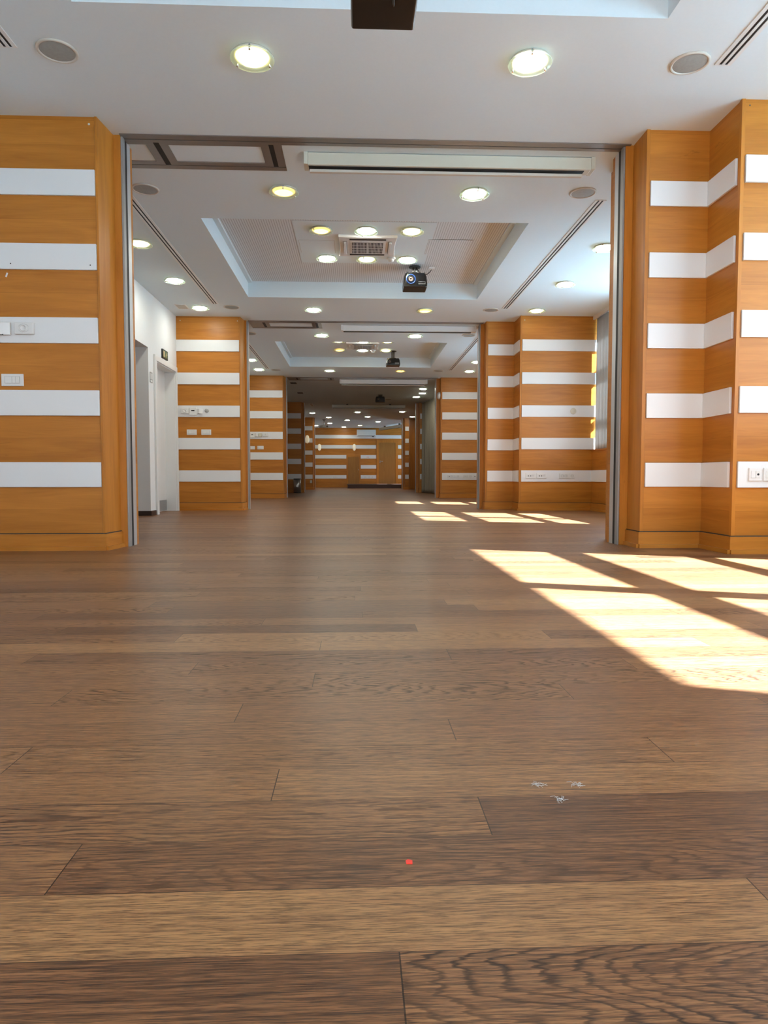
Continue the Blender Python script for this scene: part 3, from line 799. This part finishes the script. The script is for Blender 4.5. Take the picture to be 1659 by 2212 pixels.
MB().box(0.17, 0.235, -0.02, 0.02, -0.022, 0.0).build('power_outlet', M['plastic'], t)
MB().tube([(0.01, 0.01, -0.01), (0.03, 0.0, -0.06), (0.05, 0.0, -0.09), (0.045, 0.02, -0.105)], 0.004).build('cable', M['plastic'], t)
for dx, dz in ((-0.095, 0.0), (0.11, -0.004)):
    MB().cyl((dx, -0.06, -0.125), (dx, -0.06, -0.075+dz), 0.008).build('foot_screw', M['chrome'], t)
projector('black projector seen from below at the top edge of the picture', TZ, 0.12, 2.92, 2.50, w=0.272, hh=0.15, d=0.26,
          cable=[(0.01, -0.02, -0.38), (0.0, -0.10, -0.545), (0.015, -0.11, -0.565), (0.035, -0.10, -0.56), (0.04, -0.02, -0.54)])
projector('black projector on a black bracket in the recess of the third room', TZ, 0.735, 13.5, 2.745, w=0.27, hh=0.145, d=0.22, ring='matte', lens=-0.07, poles='black')
projector('dark projector hanging in the unlit fourth room', H, 0.68, 19.0, 2.645, w=0.265, hh=0.15, d=0.22, ring='matte', poles='black', body='matte')
projector('small pale projector hanging in the last room at the left', H, -1.27, 27.2, 2.50, w=0.30, hh=0.09, d=0.26, ring='matte', body='plasticg', lens=0.07, rz=0.5)

# ------------------------------------------------------------------ projection screen cases
def screen(label, x0, x1, y, z1, hh=0.085, d=0.095, bar=True, mat='cream', rz=0.0, drop=0.0, loc=None):
    c = (x0+x1)/2; w = (x1-x0)/2
    t = thing('screen_case', label, 'projection screen', loc or (c, y, z1), rz)
    MB().box(-w, w, 0, d, -hh, 0).build('casing', M[mat], t, bevel=0.004)
    for s in (-1, 1):
        e = MB(); x = s*w
        e.prism([(min(x, x+s*0.03), -0.003), (max(x, x+s*0.03), -0.003), (max(x, x+s*0.03), d+0.02), (min(x, x+s*0.03), d+0.02)], -hh*0.95, 0.004)
        e.build('end_cap', M[mat if mat == 'cream' else 'plastic'], t, bevel=0.004)
    MB().box(-w*0.995, w*0.955, 0.02, d-0.004, -hh-0.003, -hh).build('screen_slot', M['black'], t)
    if bar:
        MB().box(-w*0.99, w*0.95, 0.045, 0.075, -hh-0.030, -hh-0.010).build('bottom_bar', M['beige'], t, bevel=0.003)
    if drop:
        b = MB()
        for sx in (-0.6, 0.6): b.box(sx*w-0.03, sx*w+0.03, 0.02, d-0.02, 0, drop)
        b.build('bracket', M['matte'], t)
    return t
screen('long cream projection screen case under the ceiling just past the first opening', -0.335, 1.69, 4.90, H-0.004)
screen('white projection screen case just past the second opening', -0.19, 1.80, 10.32, H-0.004, bar=False, mat='plastic')
screen('white projection screen case with a black slot past the third opening', -0.35, 1.65, 15.95, H-0.01, hh=0.10, mat='plastic')
screen('dark lit projection screen case past the fourth opening', -0.72, 1.52, 21.35, H-0.03, hh=0.085, mat='cream', drop=0.03)
a = math.atan2(28.4-30.7, 2.0-1.05)
t = screen('cream projection screen case hung diagonally in the corner of the last room', -1.24, 1.24, 0, 0, hh=0.11, d=0.11, mat='cream', rz=a, drop=0.06, loc=(1.52, 29.55, H-0.065), bar=False)

# ------------------------------------------------------------------ switches, thermostats, sockets on walls (built facing -y)
def plate(t, x, z, w, h, d=0.010, y=0.0, name='plate', mat='plastic'):
    return MB().box(x-w/2, x+w/2, y-d, y, z-h/2, z+h/2).build(name, M[mat], t, bevel=0.003)
def switch(label, x, y, z, w=0.14, h=0.078, n=3, group=None):
    t = thing('wall_switch', label, 'light switch', (x, y, z), group=group)
    plate(t, 0, 0, w, h)
    iw = w*0.66; k0 = -iw/2
    MB().box(-iw/2-0.002, iw/2+0.002, -0.0108, -0.0102, -h*0.29, h*0.29).build('recess', M['plasticg'], t)
    sizes = [0.5, 0.25, 0.25][:n] if n == 3 else [1.0/n]*n
    for sz in sizes:
        a = k0+0.001; b = k0+iw*sz-0.001; k0 += iw*sz
        MB().box(a, b, -0.0145, -0.0102, -h*0.27, h*0.27).build('rocker', M['plastic'], t, bevel=0.001, seg=1)
    return t
def thermostat(label, x, y, z, w=0.12, h=0.075):
    t = thing('thermostat', label, 'thermostat', (x, y, z))
    MB().box(-w/2, w/2, -0.026, 0, -h/2, h/2).build('housing', M['plastic'], t, bevel=0.005, seg=3)
    Rm = Matrix.Translation((0, -0.026, 0)) @ Matrix.Rotation(PI/2, 4, 'X')
    MB().lathe([(0.022, 0), (0.021, 0.006), (0.017, 0.008), (0.016, 0.004), (0.0005, 0.004)], 28, Rm).build('dial', M['plastic'], t)
    q = MB()
    for k in range(14):
        a = PI*(0.15 + 0.05*k) if k < 7 else -PI*(0.15 + 0.05*(k-7))
        for s in (1, -1):
            cx, cz = s*math.cos(a)*0.033, math.sin(a)*0.026
            q.box(cx-0.003, cx+0.003, -0.0268, -0.026, cz-0.0006, cz+0.0006)
    q.build('scale_marks', M['plasticg'], t)
    return t
def panel_control(label, x, y, z, w=0.11, h=0.115):
    t = thing('wall_controller', label, 'wall controller', (x, y, z))
    MB().box(-w/2, w/2, -0.02, 0, -h/2, h/2).build('housing', M['plastic'], t, bevel=0.004)
    MB().box(-w*0.22, w*0.22, -0.021, -0.02, h*0.02, h*0.15).build('display', M['black'], t)
    MB().box(-w*0.40, w*0.40, -0.023, -0.02, -h*0.46, -h*0.30).build('flap', M['plastic'], t, bevel=0.002)
    return t
def sensor(label, x, y, z, w=0.09, h=0.075):
    t = thing('wall_sensor', label, 'wall sensor', (x, y, z))
    m = MB(); m.prism([(-w/2, 0), (-w/2, -0.018), (0, -0.034), (w/2, -0.018), (w/2, 0)], -h/2, h/2); m.build('housing', M['plastic'], t, bevel=0.003)
    MB().box(-w*0.25, w*0.15, -0.030, -0.02, -h/2-0.002, -h/2+0.004).build('window', M['matte'], t)
    return t
def socket(label, x, y, z, w, h, kinds, group=None):
    """kinds: list of 's' round mains socket, 'd' data jack, 'b' blank, 'c' coaxial"""
    t = thing('wall_socket', label, 'socket', (x, y, z), group=group)
    plate(t, 0, 0, w, h, 0.011)
    iw = w*0.74; n = len(kinds); cw = iw/n
    for i, kd in enumerate(kinds):
        cx = -iw/2 + cw*(i+0.5)
        if kd == 's':
            Rm = Matrix.Translation((cx, -0.011, 0.0)) @ Matrix.Rotation(PI/2, 4, 'X')
            r = min(cw*0.46, 0.022)
            MB().lathe([(r, 0.0012), (r*0.94, 0.0022), (r*0.9, 0.0012), (r*0.86, -0.004), (0.0005, -0.004)], 24, Rm).build('outlet', M['plasticg'], t)
            q = MB()
            for dx in (-r*0.45, r*0.45): q.cyl((cx+dx, -0.0145, 0), (cx+dx, -0.0112, 0), r*0.16, 10)
            q.build('pin_hole', M['black'], t)
        elif kd == 'd':
            MB().box(cx-cw*0.42, cx+cw*0.42, -0.0125, -0.011, -h*0.22, h*0.22).build('insert', M['plastic'], t)
            MB().box(cx-cw*0.22, cx+cw*0.22, -0.0132, -0.0125, -h*0.11, h*0.05).build('jack', M['black'], t)
        elif kd == 'c':
            MB().box(cx-cw*0.44, cx+cw*0.44, -0.0145, -0.011, -h*0.27, h*0.27).build('insert', M['plastic'], t, bevel=0.001, seg=1)
            MB().cyl((cx, -0.0145, 0), (cx, -0.0155, 0), 0.007, 14).build('jack', M['black'], t)
        else:
            MB().box(cx-cw*0.46, cx+cw*0.46, -0.0145, -0.011, -h*0.27, h*0.27).build('insert', M['plastic'], t, bevel=0.001, seg=1)
    return t
YL1 = 4.50
sensor('white wall sensor cut by the left edge of the picture on the near left pier', -2.262, YL1-0.016, 1.428, 0.11, 0.08)
thermostat('white dial thermostat on the third white band of the near left pier', -2.118, YL1-0.016, 1.430)
switch('white triple light switch on bare wood of the near left pier', -2.213, YL1, 1.106)
YL2 = 9.87
thermostat('white dial thermostat at the left end of the third band on the second left pier', -2.443, YL2-0.016, 1.427, 0.11, 0.075)
panel_control('white controller with a small black display on the second left pier', -2.33, YL2-0.016, 1.422, 0.105, 0.115)
sensor('white wedge shaped sensor right of the display controller on the second left pier', -2.237, YL2-0.016, 1.423, 0.085, 0.07)
switch('white triple light switch on the second left pier, left of two', -2.357, YL2, 1.125)
switch('white triple light switch on the second left pier, right of two', -2.152, YL2, 1.126)
t = thing('wall_button', 'round grey button on the third band of the second left pier', 'wall sensor', (-2.137, YL2-0.016, 1.433))
Rm = Matrix.Rotation(PI/2, 4, 'X')
MB().lathe([(0.030, 0), (0.030, 0.006), (0.026, 0.009), (0.0005, 0.010)], 28, Rm).build('button_face', M['plasticg'], t)
YL3 = 15.48
k_ = YL3/15.3
panel_control('white controller with display on the third left pier beside the jamb', -2.315*k_, YL3-0.016, 1.43, 0.09, 0.11)
sensor('white sensor next to the display controller on the third left pier', -2.22*k_, YL3-0.016, 1.435, 0.075, 0.075)
plate(thing('cover_plate', 'small square cream plate on the third band of the third left pier', 'cover plate', (-2.137*k_, YL3-0.016, 1.435)), 0, 0, 0.07, 0.08, 0.03, mat='cream')
thermostat('white dial thermostat on the third left pier, right end of its row', -2.02*k_, YL3-0.016, 1.44, 0.115, 0.085)
switch('white switch on the third left pier cut by the aluminium jamb', -2.318*k_, YL3, 1.145, 0.11, 0.075)
switch('white triple light switch on the third left pier, fully visible one', -2.137*k_, YL3, 1.148, 0.14, 0.078)
YR1 = 4.13-0.016
socket('white socket plate with a coaxial jack on the near right pier', 2.478, YR1, 0.497, 0.080, 0.082, 'bc')
socket('white socket plate cut by the right edge of the picture on the near right pier', 2.571, YR1, 0.497, 0.080, 0.082, 'bc')
YR2 = 9.64-0.016
g2 = 'socket plates on the lowest band of the second right pier'
socket('white plate of two data jacks and a mains outlet on the second right pier, leftmost', 2.503, YR2, 0.500, 0.141, 0.076, 'dds', g2)
socket('white plate of two data jacks and a mains outlet, second from left on the pier', 2.662, YR2, 0.500, 0.141, 0.076, 'dds', g2)
socket('white double mains socket on the second right pier', 2.988, YR2, 0.497, 0.139, 0.074, 'ss', g2)
socket('white single mains socket at the right end of the row on the second right pier', 3.104, YR2, 0.497, 0.080, 0.076, 's', g2)
t = thing('cover_disc', 'round cream cover disc on the middle band of the second right pier', 'cover plate', (3.112, YR2, 1.425))
MB().lathe([(0.044, 0), (0.044, 0.004), (0.040, 0.006), (0.0005, 0.006)], 32, Rm).build('disc_face', M['cream'], t)
YR3 = 15.62-0.016
for i, (u0, u1, kd, label) in enumerate(((967, 979, 'ds', 'leftmost'), (980.5, 993, 'bs', 'second from left'), (1001, 1012, 'ss', 'third from left'), (1013, 1020, 's', 'fourth from left'), (1022.5, 1030, 'd', 'rightmost and darker'))):
    xa, xb_ = (u0-769.1)/1460*YR3*1.002, (u1-769.1)/1460*YR3*1.002
    socket(f'white socket plate on the third right pier, {label}', (xa+xb_)/2, YR3, 0.50, xb_-xa, 0.075, kd, 'socket plates on the third right pier')
t = thing('wall_speaker', 'round white disc fixed beside the right jamb of the third opening', 'wall disc', (1.945, 15.70, 2.36))
Ry = Matrix.Rotation(-PI/2, 4, 'Y')
MB().lathe([(0.085, 0), (0.085, 0.03), (0.06, 0.06), (0.0005, 0.065)], 28, Ry).build('dome', M['plastic'], t)
# far wall fittings
g3 = 'socket plates on the far wall'
YF = YB-0.016
for xx, w, kd, label in ((-1.03, 0.08, 's', 'left part of the far wall, left one'), (-0.93, 0.08, 'c', 'left part of the far wall, right one'), (0.27, 0.10, 'dd', 'left of the far row beside the hatch'),
                         (0.44, 0.13, 'dds', 'second of the far row beside the hatch'), (0.62, 0.12, 'ss', 'third of the far row beside the hatch'), (0.76, 0.08, 'd', 'right end of the far row beside the hatch'), (2.09, 0.12, 'dd', 'right of the far wooden door')):
    socket(f'small socket plate, {label}', xx, YF, 0.49, w, 0.075, kd, g3)
t = thing('door_sign', 'small white notice strip with red lettering on the far wall band', 'sign', (0.62, YF, 1.40))
MB().box(-0.16, 0.24, -0.003, 0, -0.035, 0.04).build('sign_board', M['plastic'], t)
q = MB()
for k in range(4): q.box(-0.12+0.03*k, -0.10+0.03*k, -0.004, -0.003, 0.0, 0.022)
q.build('lettering', M['red'], t)
# split air conditioner
t = thing('air_conditioner', 'white wall mounted air conditioner at the top of the far wall', 'air conditioner', (0.48, YB, 2.375))
MB().box(-0.44, 0.44, -0.22, 0, 0, 0.30).build('housing', M['plastic'], t, bevel=0.02, seg=3)
MB().box(-0.38, 0.40, -0.222, -0.215, 0.028, 0.038).build('outlet_slot', M['matte'], t)
MB().box(-0.42, 0.42, -0.223, -0.219, 0.095, 0.100).build('panel_joint', M['plasticg'], t)
MB().box(0.26, 0.36, -0.10, -0.02, -0.03, 0.0).build('drain_pipe', M['matte'], t)
# sconces
def sconce(label, x, y, z):
    t = thing('wall_sconce', label, 'wall lamp', (x, y, z), group='white wall lamps')
    MB().box(-0.03, 0.03, -0.03, 0, -0.06, 0.06).build('bracket', M['plastic'], t)
    n = 14; prof = [(0.075*max(0.0, math.sin(PI*k/n))**0.32 + 0.0005, -0.16 + 0.32*k/n) for k in range(n+1)]
    MB().lathe(prof, 24, Matrix.Translation((0, -0.085, 0))).build('shade', M['sconce'], t)
sconce('white oval wall lamp on the far wall at its left end', -1.69, YB-0.016, 1.86)
sconce('white oval wall lamp on the far wall above the hatch', -0.08, YB-0.016, 1.86)
sconce('white oval wall lamp on the narrow fifth left pier', -1.865, 26.2-0.016, 1.93)
# small box on the fifth left pier
t = thing('wall_box', 'small grey box low on the fifth left pier', 'box', (-1.735, 26.2, 0.30))
MB().box(-0.04, 0.04, -0.04, 0, -0.05, 0.06).build('housing', M['cream'], t, bevel=0.004)

# ------------------------------------------------------------------ signs on the white wall
t = thing('exit_sign', 'dark framed emergency exit sign above the white door', 'sign', (-2.56, 9.237, 2.112))
MB().box(0, 0.018, -0.125, 0.125, -0.06, 0.06).build('sign_frame', M['matte'], t)
MB().box(0.018, 0.020, -0.105, 0.105, -0.045, 0.045).build('sign_face', M['green'], t)
q = MB(); q.box(0.020, 0.0215, -0.095, -0.03, -0.038, 0.038)
q.cyl((0.020, 0.048, 0.028), (0.0215, 0.048, 0.028), 0.008, 12)
for a, b in (((0.045, 0.02), (0.03, -0.008)), ((0.03, -0.008), (0.055, -0.03)), ((0.03, -0.008), (0.005, -0.02)), ((0.045, 0.015), (0.075, 0.005)), ((0.045, 0.015), (0.015, 0.012))):
    q.tube([(0.0205, a[0], a[1]), (0.0205, b[0], b[1])], 0.005, 6)
q.build('pictogram', M['sand'], t, label='pale doorway and running figure')
t = thing('door_sign', 'small grey pictogram sign on the wall left of the white door', 'sign', (-2.56, 8.64, 1.725))
MB().box(0, 0.006, -0.05, 0.05, -0.065, 0.065).build('sign_board', M['grey'], t)
q = MB(); q.box(0.006, 0.007, -0.035, -0.02, -0.02, 0.05); q.box(0.006, 0.007, 0.005, 0.035, -0.02, 0.05); q.box(0.006, 0.007, -0.035, 0.035, -0.055, -0.035)
q.build('pictogram', M['plastic'], t)

# ------------------------------------------------------------------ small fittings on piers
def dot(name, label, cat, x, y, z, r, mat, d=0.002):
    o = MB().lathe([(r, 0), (r*0.9, d), (0.0005, d)], 14, Matrix.Translation((x, y, z)) @ Rm).build(name, M[mat]); tag(o, label, cat)
dot('screw', 'white screw cap at the top of the near left pier', 'screw', -1.695, YL1, 2.725, 0.007, 'plastic')
dot('screw', 'dark screw in the second band of the near left pier, near the corner', 'screw', -1.70, YL1-0.016, 1.838, 0.004, 'hole', 0.001)
dot('screw', 'dark screw in the second band of the near left pier, farther left', 'screw', -2.20, YL1-0.016, 1.842, 0.004, 'hole', 0.001)
dot('screw', 'dark screw hole at the top corner of the near right pier', 'screw', 2.395, 4.13, 2.735, 0.005, 'hole', 0.001)
dot('screw', 'small screw cap at the top left of the second right pier', 'screw', 2.40, 9.64, 2.71, 0.008, 'cream')
dot('screw', 'small screw cap at the top left of the second left pier', 'screw', -2.50, 9.87, 2.71, 0.008, 'cream')
dot('screw', 'small screw cap at the top right of the second left pier', 'screw', -1.69, 9.87, 2.71, 0.008, 'cream')
o = MB().box(-0.004, 0.006, -0.001, 0, -0.014, 0.014, Matrix.Rotation(0.35, 3, 'Y')).build('tape_scrap', M['plastic'])
o.location = (-2.235, YL1, 1.775); tag(o, 'tiny white tape scrap under the second band of the near left pier', 'tape')

# ------------------------------------------------------------------ curtains
def curtain(label, pts, z0, z1, waves, amp, mat, name='curtain', flare=0.0):
    t = thing(name, label, 'curtain')
    P = [Vector((*p, 0)) for p in pts]
    seg = [(P[i+1]-P[i]).length for i in range(len(P)-1)]; L = sum(seg)
    nx, nz = int(waves*14), 22; vs, fs = [], []
    ph = [random.uniform(-0.6, 0.6) for _ in range(int(waves)+2)]
    for i in range(nx+1):
        s = L*i/nx; k = 0; r = s
        while k < len(seg)-1 and r > seg[k]: r -= seg[k]; k += 1
        d = (P[k+1]-P[k]).normalized(); n = Vector((-d.y, d.x, 0))
        base = P[k] + d*r
        w = waves*i/nx
        for j in range(nz+1):
            f = j/nz
            pp = ph[int(w)]*(1-(w % 1)) + ph[int(w)+1]*(w % 1)
            o_ = amp*(0.55+0.45*(1-f)) * (math.sin(2*PI*w + pp*2*(1-f*0.6)) + 0.25*math.sin(4.6*PI*w + 1 + pp))
            q = base + n*(o_ + flare*(1-f)*math.sin(w*1.3)) 
            vs.append((q.x, q.y, z0 + (z1-z0)*f))
    for i in range(nx):
        for j in range(nz):
            a = i*(nz+1)+j; fs.append((a, a+nz+1, a+nz+2, a+1))
    c = MB(); c.add(vs, fs, True); o = c.build('cloth', M[mat], t)
    sm = o.modifiers.new('thick', 'SOLIDIFY'); sm.thickness = 0.0012
    b = MB(); b.tube([(p.x, p.y, z1+0.012) for p in P], 0.009); b.build('rail', M['plastic'], t)
curtain('grey curtain hanging on the sill beside the wide wood pier', [(3.432, 8.40), (3.432, 9.618)], 0.8752, 2.735, 9, 0.026, 'curtain')
curtain('grey curtain at the near side of the second room window, mostly hidden by the jamb', [(3.46, 5.2), (3.46, 6.45)], 0.8752, 2.735, 9, 0.032, 'curtain')
curtain('grey curtain by the near right pier, out of the picture', [(3.46, 3.48), (3.46, 4.05)], 0.8752, 2.735, 6, 0.030, 'curtain')
curtain('grey curtain of the near room window beside the viewpoint', [(3.42, -2.9), (3.42, 0.50)], 0.8752, 2.735, 25, 0.032, 'curtain')  # unseen near stretch lengthened to cut light on the near right pier
curtain('grey curtain of the third room window, far part', [(3.46, 12.36), (3.46, 15.5)], 0.8752, 2.735, 18, 0.032, 'curtain')
curtain('grey curtain of the third room window, near part', [(3.46, 10.65), (3.46, 11.2)], 0.8752, 2.735, 5, 0.032, 'curtain')
curtain('olive grey floor length curtain in the dark fourth room', [(2.02, 20.78), (2.20, 19.9), (2.38, 18.9), (2.60, 17.9), (2.75, 17.0)], 0.012, 2.745, 22, 0.045, 'dimcurtain', flare=0.03)
curtain('grey curtain of the last room window, far part', [(3.46, 30.55), (3.46, 31.5)], 0.8752, 2.735, 6, 0.03, 'curtain')
curtain('grey curtain of the last room window, near part', [(3.46, 27.4), (3.46, 29.2)], 0.8752, 2.735, 10, 0.03, 'curtain')

# ------------------------------------------------------------------ bin and litter
t = thing('waste_bin', 'cylindrical dark steel waste bin at the fourth left pier', 'bin', (-1.79, 20.70, 0))
MB().lathe([(0.0005, 0.01), (0.112, 0.01), (0.113, 0.42), (0.105, 0.42), (0.103, 0.05), (0.0005, 0.05)], 36).build('body', M['steel'], t)
MB().lathe([(0.116, 0.0), (0.116, 0.02), (0.112, 0.022)], 36).build('foot_ring', M['matte'], t)
MB().lathe([(0.113, 0.41), (0.117, 0.425), (0.110, 0.44), (0.098, 0.43)], 36).build('rim', M['matte'], t)
o = MB().prism([(-0.0035, -0.004), (0.004, -0.0045), (0.0045, 0.002), (-0.001, 0.005), (-0.004, 0.002)], 0.0, 0.0012).build('paper_fleck', M['red'])
o.location = (0.065, 0.818, 0); tag(o, 'tiny red paper fleck on a dark floor plank', 'litter')
for x, y, label in ((0.342, 1.018, 'small tuft of white lint on the floor, right one'), (0.303, 0.972, 'small tuft of white lint on the floor, lower one'), (0.285, 1.02, 'faint strand of lint on the floor, left one')):
    q = MB()
    for k in range(20):
        a = random.uniform(0, 2*PI); l = random.uniform(0.004, 0.011); cx, cy = random.uniform(-.006, .006), random.uniform(-.004, .004)
        q.tube([(cx, cy, 0.0006), (cx+l*0.5*math.cos(a), cy+l*0.5*math.sin(a), 0.0022), (cx+l*math.cos(a+0.6), cy+l*math.sin(a+0.6), 0.0008)], 0.00022, 4)
    o = q.build('lint_tuft', M['lint']); o.location = (x, y, 0); tag(o, label, 'litter')
